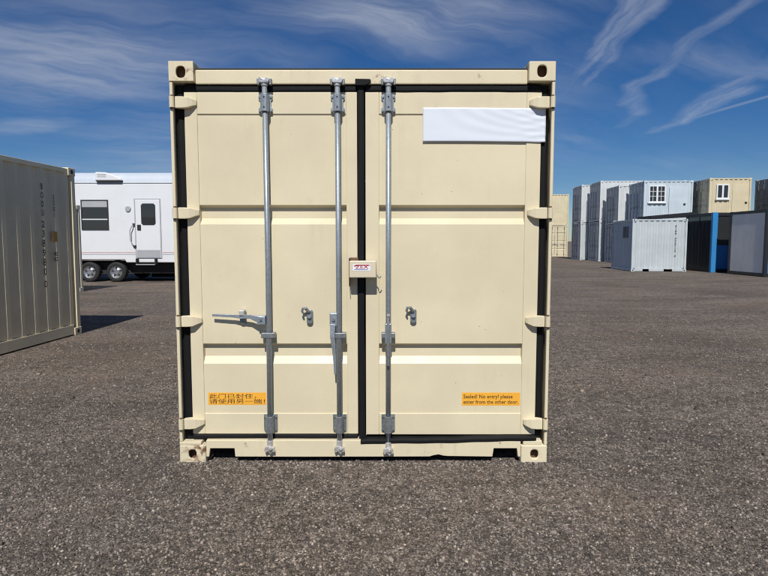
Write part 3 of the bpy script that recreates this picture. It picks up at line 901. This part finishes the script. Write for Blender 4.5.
        for c in range(2):
            px0 = wx + t + c * (cwm / 2 + 0.05); px1 = px0 + cwm / 2 - 0.05
            MB().box(px0, px1, -0.004, 0.012, wz + t, wz + wh - t).build('pane', 'glass', f)
            mu = MB()
            for q in range(1, cols):
                xx = px0 + (px1 - px0) * q / cols
                mu.box(xx - 0.014, xx + 0.014, -0.014, -0.0045, wz + t, wz + wh - t)
            for q in range(1, rows):
                zz = wz + t + (wh - 2 * t) * q / rows
                mu.box(px0, px1, -0.016, -0.0145, zz - 0.014, zz + 0.014)
            if mu.v: mu.build('glazing_bar', 'white_frame', f)
        MB().box(wx - 0.05, wx + ww + 0.05, -0.07, 0.02, wz - 0.06, wz - 0.001).build('sill_strip', 'white_frame', f)
    for (hx0, hx1, hz0, hz1) in handles:
        d = MB().box(hx0, hx1, 0.004, 0.02, hz0, hz1).build('personnel_door', wall, root, 0.004)
        MB().box(hx1 - 0.20, hx1 - 0.08, -0.03, 0.003, hz0 + 0.92, hz0 + 1.02).build('handle', 'dark_matte', d)
    return root


M['vent_grey'] = plain('vent_mesh', (0.14, 0.145, 0.15), 0.7)
M['white_frame'] = plain('white_window_frame', (0.75, 0.77, 0.78), 0.4, var=0.04)
def glass_mat():
    m, t, b = mat('dark_window_glass')
    b.inputs['Base Color'].default_value = (0.028, 0.030, 0.032, 1)
    b.inputs['Roughness'].default_value = 0.06
    b.inputs['Specular IOR Level'].default_value = 0.6
    return m
M['glass'] = glass_mat()

# --- the lettered container alongside on the left, long side turned to the cream one
BEIGE = (0.76, 0.67, 0.46)
rz = R(90 - 3.0)
L20 = 6.058
def along(cx, cy, L, rz):                 # root so that local (L, 0) lies at (cx, cy)
    return cx - math.cos(rz) * L, cy - math.sin(rz) * L
ax, ay = along(-4.815, 9.11, L20, rz)
lc = container('beige container side in shade with vertical black lettering and an orange label', ax, ay, 0, L20, 2.59, BEIGE, rz, rust=0.05)
for s, (wd, hd) in (('B\nO\nO\nU', (0.055, 0.46)),):
    lettering(s, wd, hd, (L20 - 0.83, 0.0205, 1.83), 'black_ink', lc, rot='stack')
lettering('2\n3\n8\n9\n8\n0', 0.055, 0.78, (L20 - 0.835, 0.0205, 0.98), 'black_ink', lc, rot='stack')
lettering('0', 0.055, 0.10, (L20 - 0.835, 0.0205, 0.80), 'black_ink', lc)
lettering('2\n2\nG\n1', 0.032, 0.33, (L20 - 0.555, 0.0205, 1.82), 'black_ink', lc, rot='stack')
MB().box(L20 - 0.60, L20 - 0.49, 0.0195, 0.0212, 1.46, 1.61).build('sticker', plain('amber_label', (0.45, 0.24, 0.04), 0.5), lc)
lettering('45', 0.085, 0.06, (L20 - 0.59, 0.0205, 1.25), 'black_ink', lc)
lettering('0G', 0.085, 0.06, (L20 - 0.59, 0.0205, 1.17), 'black_ink', lc)

ax, ay = along(-8.80, 16.85, L20, rz)
container('beige container standing between the lettered container and the white camper', ax, ay, 0, L20, 2.50, (0.66, 0.61, 0.47), rz, rust=0.05, detail=False)

# --- stacked containers to the right, doors turned left
PALE = (0.50, 0.53, 0.54)
WHITE = (0.58, 0.605, 0.61)
G1 = 'stacked containers in the row behind'
SL = 6.058
def stack(x, y, Hs, cols, labels, rz=R(-2.5), Ls=(SL, SL), wins=((), ()), hnd=((), ()), rust=0.08):
    z = 0
    for k in (0, 1):
        container(labels[k], x, y, z, Ls[k], Hs[k], cols[k], rz, group=G1, windows=wins[k], handles=hnd[k], rust=rust, detail=False)
        z += Hs[k] + 0.006
stack(15.25, 45.0, (2.896, 2.896), (PALE, WHITE),
      ('bottom container of the stack next to the two cream containers', 'top container of the stack next to the two cream containers'))
stack(15.58, 42.0, (2.896, 2.896), (PALE, WHITE),
      ('bottom container of the tallest stack, second from the cream containers', 'top container of the tallest stack, second from the cream containers'))
stack(15.66, 38.9, (2.591, 2.591), (PALE, WHITE),
      ('bottom container of the third stack from the cream containers', 'top container of the third stack from the cream containers'))
stack(16.05, 36.0, (2.591, 2.591), (PALE, (0.52, 0.60, 0.655)),
      ('lower container under the pale blue office container', 'pale blue office container with a white gridded window on top of a stack'),
      Ls=(2.991, 2.991), wins=((), ((0.30, 1.25, 1.02, 1.05, 2, 3),)), hnd=((), ((1.55, 2.62, 0.17, 2.2),)))
stack(19.25, 34.5, (2.591, 2.591), ((0.4, 0.36, 0.28), (0.62, 0.54, 0.37)),
      ('lower container under the cream office container', 'cream office container with a white two pane window on top of a stack'),
      Ls=(2.438, 2.438), wins=((), ((0.42, 1.36, 0.72, 0.86, 1, 1),)), hnd=((), ((1.35, 2.28, 0.17, 2.2),)), rust=0.2)
stack(22.75, 33.5, (2.591, 2.591), ((0.44, 0.40, 0.31), (0.48, 0.43, 0.33)),
      ('lower grey brown container beyond the grey panelled box', 'upper grey brown container beside the cream office container'))

# --- two cream containers far behind
rzf = R(90)
container('far cream container with doors shut, next to the pale stacks and under the crosswise container', 17.15, 54.0, 0, L20, 2.896, (0.62, 0.55, 0.38), R(90), rust=0.05, group=G1, detail=False)
container('far cream container with doors shut, carrying the plain end of the crosswise container', 13.62, 54.0, 0, L20, 2.896, (0.62, 0.55, 0.38), R(90), rust=0.05, group=G1, detail=False)
container('plain cream container side lying crosswise on top of far cream containers', 11.1, 54.0, 2.902, L20, 2.896, (0.66, 0.585, 0.40), 0, rust=0.05, group=G1, detail=False)

# --- small white container in the yard
wc = container('small white container with vertical lettering standing alone on the gravel', 11.95, 27.9, 0, 2.60, 2.53, (0.49, 0.54, 0.56), R(-3), W=2.85, door='vents', rust=0.03, pockets=((0.55, 0.85), (1.55, 1.95)))
lettering('8\n1\n8\n8\n\n0\n0\n0\n7\n1\n5\n\n4', 0.075, 1.52, (2.02, 0.0185, 0.72), 'black_ink', wc, rot='stack')

# ------------------------------------------------------------------ blue framed kiosk
def blue_box():
    root = thing('site_office', 'glass fronted cabin with a bright blue corner post beside the small white container', 'cabin', (15.3, 27.0, 0))
    L, W, H = 4.6, 2.44, 2.80
    M['blue'] = paint('blue_paint', (0.035, 0.22, 0.50), 0.4, rust=0.0, dirt_amt=0.15)
    M['blue_dark'] = paint('deep_blue_panel', (0.03, 0.17, 0.46), 0.4, dirt_amt=0.1)
    M['black_frame'] = plain('black_frame', (0.018, 0.018, 0.02), 0.45)
    for yy, mm in ((0, 'blue'), (W - 0.16, 'black_frame')):
        for xx in (0, L - 0.16):
            MB().box(xx, xx + (0.24 if xx == 0 and yy == 0 else 0.16), yy, yy + 0.16, 0.0, H).build('corner_post', mm, root, 0.01)
    for yy in (0.0, W - 0.12):
        MB().box(0.242, L - 0.161, yy + 0.01, yy + 0.12, H - 0.16, H - 0.01).build('top_rail', 'black_frame', root, 0.005)
        MB().box(0.242, L - 0.161, yy + 0.01, yy + 0.12, 0.02, 0.17).build('bottom_rail', 'black_frame', root, 0.005)
    for xx in (0.01, L - 0.13):
        MB().box(xx, xx + 0.12, 0.161, W - 0.161, H - 0.16, H - 0.01).build('header', 'black_frame', root, 0.005)
        MB().box(xx, xx + 0.12, 0.161, W - 0.161, 0.02, 0.17).build('sill', 'black_frame', root, 0.005)
    for k in range(2):
        y0 = 0.161 + k * 1.06; y1 = y0 + 1.055
        MB().box(0.04, 0.052, y0 + 0.001, y1 - 0.001, 0.171, H - 0.161).build('glass_pane', 'glass', root)
        MB().box(0.025, 0.039, y1 - 0.03, y1 - 0.001, 0.171, H - 0.161).build('mullion', 'black_frame', root)
    MB().box(0.241, L - 0.161, 0.04, 0.07, 0.171, 1.28).build('panel', 'blue_dark', root)
    MB().box(0.241, L - 0.161, 0.03, 0.075, 1.2805, 1.33).build('transom', 'black_frame', root)
    for k in range(3):
        x0 = 0.242 + k * 1.40
        MB().box(x0, x0 + 1.37, 0.045, 0.057, 1.331, H - 0.161).build('glass_pane', 'glass', root)
        if k: MB().box(x0 - 0.029, x0 - 0.001, 0.03, 0.07, 1.331, H - 0.161).build('mullion', 'black_frame', root)
    MB().box(0.02, L - 0.02, W - 0.06, W - 0.03, 0.171, H - 0.161).build('back_wall', 'blue_dark', root)
    MB().box(L - 0.08, L - 0.05, 0.16, W - 0.16, 0.171, H - 0.161).build('end_wall', 'blue_dark', root)
    MB().box(0.13, L - 0.13, 0.125, W - 0.125, H - 0.05, H - 0.02).build('roof', 'black_frame', root)
    MB().box(0.13, L - 0.13, 0.125, W - 0.125, 0.10, 0.15).build('floor', 'floor', root)


def grey_box():
    root = thing('panelled_cabin', 'black framed cabin with a large flat grey end panel beside the blue post', 'cabin', (15.5, 23.5, 0), R(0.5))
    L, W, H = 4.8, 2.5, 2.76
    M['grey_panel'] = paint('grey_panel', (0.70, 0.69, 0.67), 0.5, dirt_amt=0.3)
    for yy in (0, W - 0.13):
        for xx in (0, L - 0.13):
            MB().box(xx, xx + 0.13, yy, yy + 0.13, 0.0, H).build('corner_post', 'black_frame', root, 0.008)
    for zz, h in ((H - 0.13, 0.12), (0.02, 0.13)):
        for yy in (0.01, W - 0.12):
            MB().box(0.131, L - 0.131, yy, yy + 0.11, zz, zz + h).build('rail', 'black_frame', root, 0.004)
        for xx in (0.01, L - 0.12):
            MB().box(xx, xx + 0.11, 0.131, W - 0.131, zz, zz + h).build('rail', 'black_frame', root, 0.004)
    MB().box(0.03, 0.06, 0.131, W - 0.131, 0.151, H - 0.131).build('end_panel', 'grey_panel', root)
    MB().box(L - 0.06, L - 0.03, 0.131, W - 0.131, 0.151, H - 0.131).build('end_panel', 'grey_panel', root)
    for k in range(3):
        x0 = 0.132 + k * 1.515
        MB().box(x0, x0 + 1.49, 0.03, 0.06, 0.151, 1.3).build('side_panel', 'blue_dark', root)
        MB().box(x0, x0 + 1.49, 0.035, 0.05, 1.301, H - 0.131).build('glass_pane', 'glass', root)
    MB().box(0.131, L - 0.131, W - 0.06, W - 0.03, 0.151, H - 0.131).build('back_panel', 'grey_panel', root)
    MB().box(0.11, L - 0.11, 0.125, W - 0.125, H - 0.05, H - 0.02).build('roof', 'black_frame', root)
    MB().box(0.11, L - 0.11, 0.125, W - 0.125, 0.10, 0.14).build('floor', 'floor', root)


def shelter():
    root = thing('storage_rack', 'dark roofed rack of white boards behind the small white container', 'rack', (14.6, 31.6, 0))
    for xx in (0.05, 2.25):
        for yy in (0.05, 1.4):
            MB().box(xx, xx + 0.08, yy, yy + 0.08, 0, 2.64).build('post', 'black_frame', root)
    MB().prism([(-0.1, 2.66), (2.45, 2.80), (2.45, 3.06), (-0.1, 2.84)], 'y', -0.12, 1.6).build('roof', 'black_frame', root)
    for z in (0.5, 1.0, 1.42, 1.93, 2.35, 2.52):
        MB().box(0.02, 2.38, 0.0, 1.5, z, z + 0.13).build('board', 'white_frame', root)
    MB().box(0.14, 2.24, 1.2, 1.25, 0.0, 2.62).build('back_sheet', 'blue_dark', root)


blue_box(); grey_box(); shelter()

# ------------------------------------------------------------------ camper
def camper():
    YF = 20.7
    root = thing('camper_trailer', 'white fifth wheel camper with tandem wheels and an entry door', 'camper', (-9.0, YF, 0))
    ox = 9.0
    M['rv_white'] = paint('camper_gelcoat', (0.715, 0.73, 0.75), 0.3, (0.3, 0.28, 0.26), 0.12, var=0.02)
    M['rv_roof'] = paint('camper_roof_membrane', (0.50, 0.55, 0.61), 0.4, dirt_amt=0.15, var=0.03)
    M['rv_grey'] = paint('camper_trim', (0.38, 0.39, 0.41), 0.4, dirt_amt=0.1)
    M['tyre'] = plain('tyre_rubber', (0.018, 0.018, 0.019), 0.8)
    M['rim'] = plain('alloy_rim', (0.55, 0.56, 0.58), 0.3, metal=0.85)
    M['rv_dark'] = plain('underbody', (0.02, 0.02, 0.02), 0.8)
    X = lambda x: x + ox
    W = 2.45
    x0, x1 = X(-14.6), X(-4.2)
    # wall with a wheel arch cut out; the nose overhangs at the right
    z_b, z_t = 0.70, 3.51
    arch0, arch1 = X(-11.1), X(-9.24)
    out = [(x0, 0.76), (arch0, 0.76), (arch0 + 0.05, 0.80), (arch1 - 0.05, 0.80), (arch1, z_b), (X(-6.9), z_b), (X(-6.7), 1.55), (x1, 1.65), (x1 + 0.25, 2.4), (x1 + 0.1, 3.2), (x1 - 0.1, z_t), (x0 + 0.06, z_t), (x0, z_t - 0.1)]
    MB().prism(out, 'y', 0.0, W).build('body', 'rv_white', root, 0.03)
    # rounded roof haunch set on the wall
    prof = [(0.012, z_t + 0.022), (0.05, 3.66), (0.14, 3.80), (0.28, 3.90), (0.45, 3.93), (2.0, 3.93), (2.17, 3.90), (2.31, 3.80), (2.40, 3.66), (2.44, z_t + 0.022)]
    MB().prism(prof, 'x', x0 + 0.05, x1 - 0.1).build('roof', 'rv_roof', root, 0.0)
    MB().box(x0 + 0.04, x1 - 0.08, -0.012, 0.03, z_t + 0.0005, z_t + 0.0215).build('drip_rail', 'rv_grey', root)
    # roof vent housing: streamlined, fat end left
    vp = [(X(-10.20), 3.60), (X(-9.25), 3.60), (X(-9.30), 3.68), (X(-9.55), 3.80), (X(-9.85), 3.89), (X(-10.19), 3.90)]
    v = MB().prism(vp, 'y', -0.10, 0.20).build('roof_vent', 'rv_white', root, 0.03)
    for k in range(3):
        MB().box(X(-10.12), X(-9.80), -0.106, -0.099, 3.72 + 0.045 * k, 3.735 + 0.045 * k).build('louvre', 'rv_grey', v)
    MB().box(X(-10.18), X(-9.27), -0.095, 0.1, 3.575, 3.599).build('vent_base', 'rv_dark', v)
    # window: shade above, two dark panes
    wf = MB()
    a, b, c, d = X(-10.78), X(-9.81), 1.87, 2.93
    t = 0.035
    wf.box(a, b, -0.03, -0.001, c, c + t); wf.box(a, b, -0.03, -0.001, d - t, d); wf.box(a, a + t, -0.03, -0.001, c + t, d - t); wf.box(b - t, b, -0.03, -0.001, c + t, d - t)
    wn = wf.build('window', 'rv_dark', root)
    MB().box(a + t, b - t, -0.020, -0.002, c + t, 2.22).build('pane', 'glass', wn)
    MB().box(a + t, b - t, -0.020, -0.002, 2.26, 2.67).build('pane', 'glass', wn)
    MB().box(a + t, b - t, -0.026, -0.002, 2.2205, 2.2595).build('window_bar', 'rv_white', wn)
    MB().box(a + t, b - t, -0.020, -0.002, 2.6705, d - t).build('blind', 'rv_grey', wn)
    # entry door
    dx0, dx1, dz0, dz1 = X(-8.85), X(-7.98), 0.86, 2.94
    dr = MB().box(dx0, dx1, -0.03, -0.001, dz0, dz1).build('door', 'rv_white', root, 0.015)
    fr = MB().box(dx0 - 0.035, dx0 - 0.001, -0.022, -0.001, dz0, dz1 + 0.03).box(dx1 + 0.001, dx1 + 0.035, -0.022, -0.001, dz0, dz1 + 0.03).box(dx0, dx1, -0.022, -0.001, dz1 + 0.001, dz1 + 0.035)
    fr.build('door_frame', 'rv_grey', dr)
    q = [(X(-8.64), 2.10), (X(-8.58), 2.04), (X(-8.19), 2.04), (X(-8.13), 2.10), (X(-8.13), 2.74), (X(-8.19), 2.80), (X(-8.58), 2.80), (X(-8.64), 2.74)]
    MB().prism(q, 'y', -0.042, -0.0305).build('door_window', 'glass', dr)
    MB().box(X(-8.83), X(-8.0), -0.036, -0.0305, 0.875, 1.15).build('kick_plate', 'rv_grey', dr)
    MB().box(X(-8.79), X(-8.66), -0.06, -0.0305, 1.86, 2.05).build('latch', 'rv_dark', dr, 0.01)
    MB().tube([(X(-8.93), -0.002, 2.05), (X(-8.96), -0.09, 2.0), (X(-9.03), -0.10, 1.85), (X(-9.03), -0.10, 1.5), (X(-8.94), -0.09, 1.33), (X(-8.90), -0.002, 1.28)], 0.018, 8).build('grab_handle', 'rv_grey', root)
    MB().box(X(-8.96), X(-8.88), -0.04, -0.001, 2.0, 2.1).box(X(-8.93), X(-8.85), -0.04, -0.001, 1.22, 1.32).build('handle_mount', 'rv_dark', root)
    MB().tube([(X(-9.11), -0.001, 2.61), (X(-9.11), -0.04, 2.61)], [0.11, 0.09], 20).build('porch_light', 'rv_grey', root)
    # stripe, step, belly
    M['rv_stripe'] = plain('faded_red_stripe', (0.55, 0.38, 0.38), 0.4, var=0.3, scale=2)
    for a, b in ((x0 + 0.1, dx0 - 0.05), (dx1 + 0.05, X(-6.9))):
        MB().box(a, b, -0.004, -0.0005, 1.045, 1.075).build('stripe', 'rv_stripe', root)
        MB().box(a, b, -0.004, -0.0005, 0.985, 1.005).build('stripe', 'rv_grey', root)
    st = MB().box(X(-8.82), X(-8.11), -0.22, -0.02, 0.62, 0.66).box(X(-8.82), X(-8.78), -0.2, -0.02, 0.66, 0.84).box(X(-8.15), X(-8.11), -0.2, -0.02, 0.66, 0.84)
    st.build('step', 'rv_dark', root)
    MB().box(X(-8.80), X(-8.13), -0.235, -0.221, 0.625, 0.655).build('step_edge', 'rv_grey', root)
    MB().box(x0 + 0.2, X(-7.0), 0.35, W - 0.35, 0.30, 0.695).build('chassis', 'rv_dark', root)  # frame made deeper than needed, its dark bulk stands in for shade underneath
    MB().box(X(-9.2), X(-7.0), W - 0.34, W - 0.30, 0.06, 0.69).build('shade_skirt', 'rv_dark', root)  # added dark sheet that blacks out the gap like shade under the body
    MB().box(X(-6.6), X(-6.4), 0.5, 0.62, 0.02, 1.54).build('landing_leg', 'rv_grey', root)
    MB().box(X(-6.6), X(-6.4), W - 0.62, W - 0.5, 0.02, 1.54).build('landing_leg', 'rv_grey', root)
    for cx in (X(-9.64), X(-10.60)):
        for yy0, yy1 in ((0.03, 0.25), (W - 0.25, W - 0.03)):
            rr, n = 0.36, 32
            face = yy0 if yy0 < 1 else yy1
            sgn = 1 if yy0 < 1 else -1
            w = bpy.data.objects.new('wheel', None); C.objects.link(w); w.parent = root
            tm = MB(); vs = []; fs = []
            pr = [(0.215, 0.02), (0.25, 0.0), (0.31, 0.0), (0.345, 0.02), (0.36, 0.06), (0.36, 0.18), (0.345, 0.21), (0.30, 0.22), (0.215, 0.20)]
            for k in range(n):
                a = 2 * math.pi * k / n
                for r_, dy in pr:
                    vs.append((cx + r_ * math.cos(a), face + sgn * dy, 0.36 + r_ * math.sin(a)))
            m = len(pr)
            for k in range(n):
                for j in range(m):
                    fs.append((k * m + j, k * m + (j + 1) % m, ((k + 1) % n) * m + (j + 1) % m, ((k + 1) % n) * m + j))
            tm.add(vs, fs).build('tyre', 'tyre', w, smooth=False)
            rm = MB()
            vs = []; fs = []
            pr = [(0.02, 0.03), (0.07, 0.025), (0.09, 0.05), (0.16, 0.075), (0.20, 0.03), (0.217, 0.015), (0.217, 0.19)]
            m = len(pr)
            for k in range(n):
                a = 2 * math.pi * k / n
                for r_, dy in pr:
                    vs.append((cx + r_ * math.cos(a), face + sgn * dy, 0.36 + r_ * math.sin(a)))
            for k in range(n):
                for j in range(m - 1):
                    fs.append((k * m + j, k * m + j + 1, ((k + 1) % n) * m + j + 1, ((k + 1) % n) * m + j))
            fs.append(tuple(k * m for k in range(n)))
            rm.add(vs, fs).build('rim', 'rim', w)
            if sgn > 0:
                for k in range(5):
                    a = 2 * math.pi * (k + 0.3) / 5
                    MB().tube([(cx + 0.135 * math.cos(a), face + 0.04, 0.36 + 0.135 * math.sin(a)), (cx + 0.135 * math.cos(a), face + 0.075, 0.36 + 0.135 * math.sin(a))], 0.028, 10).build('rim_hole', 'rv_dark', w)


camper()
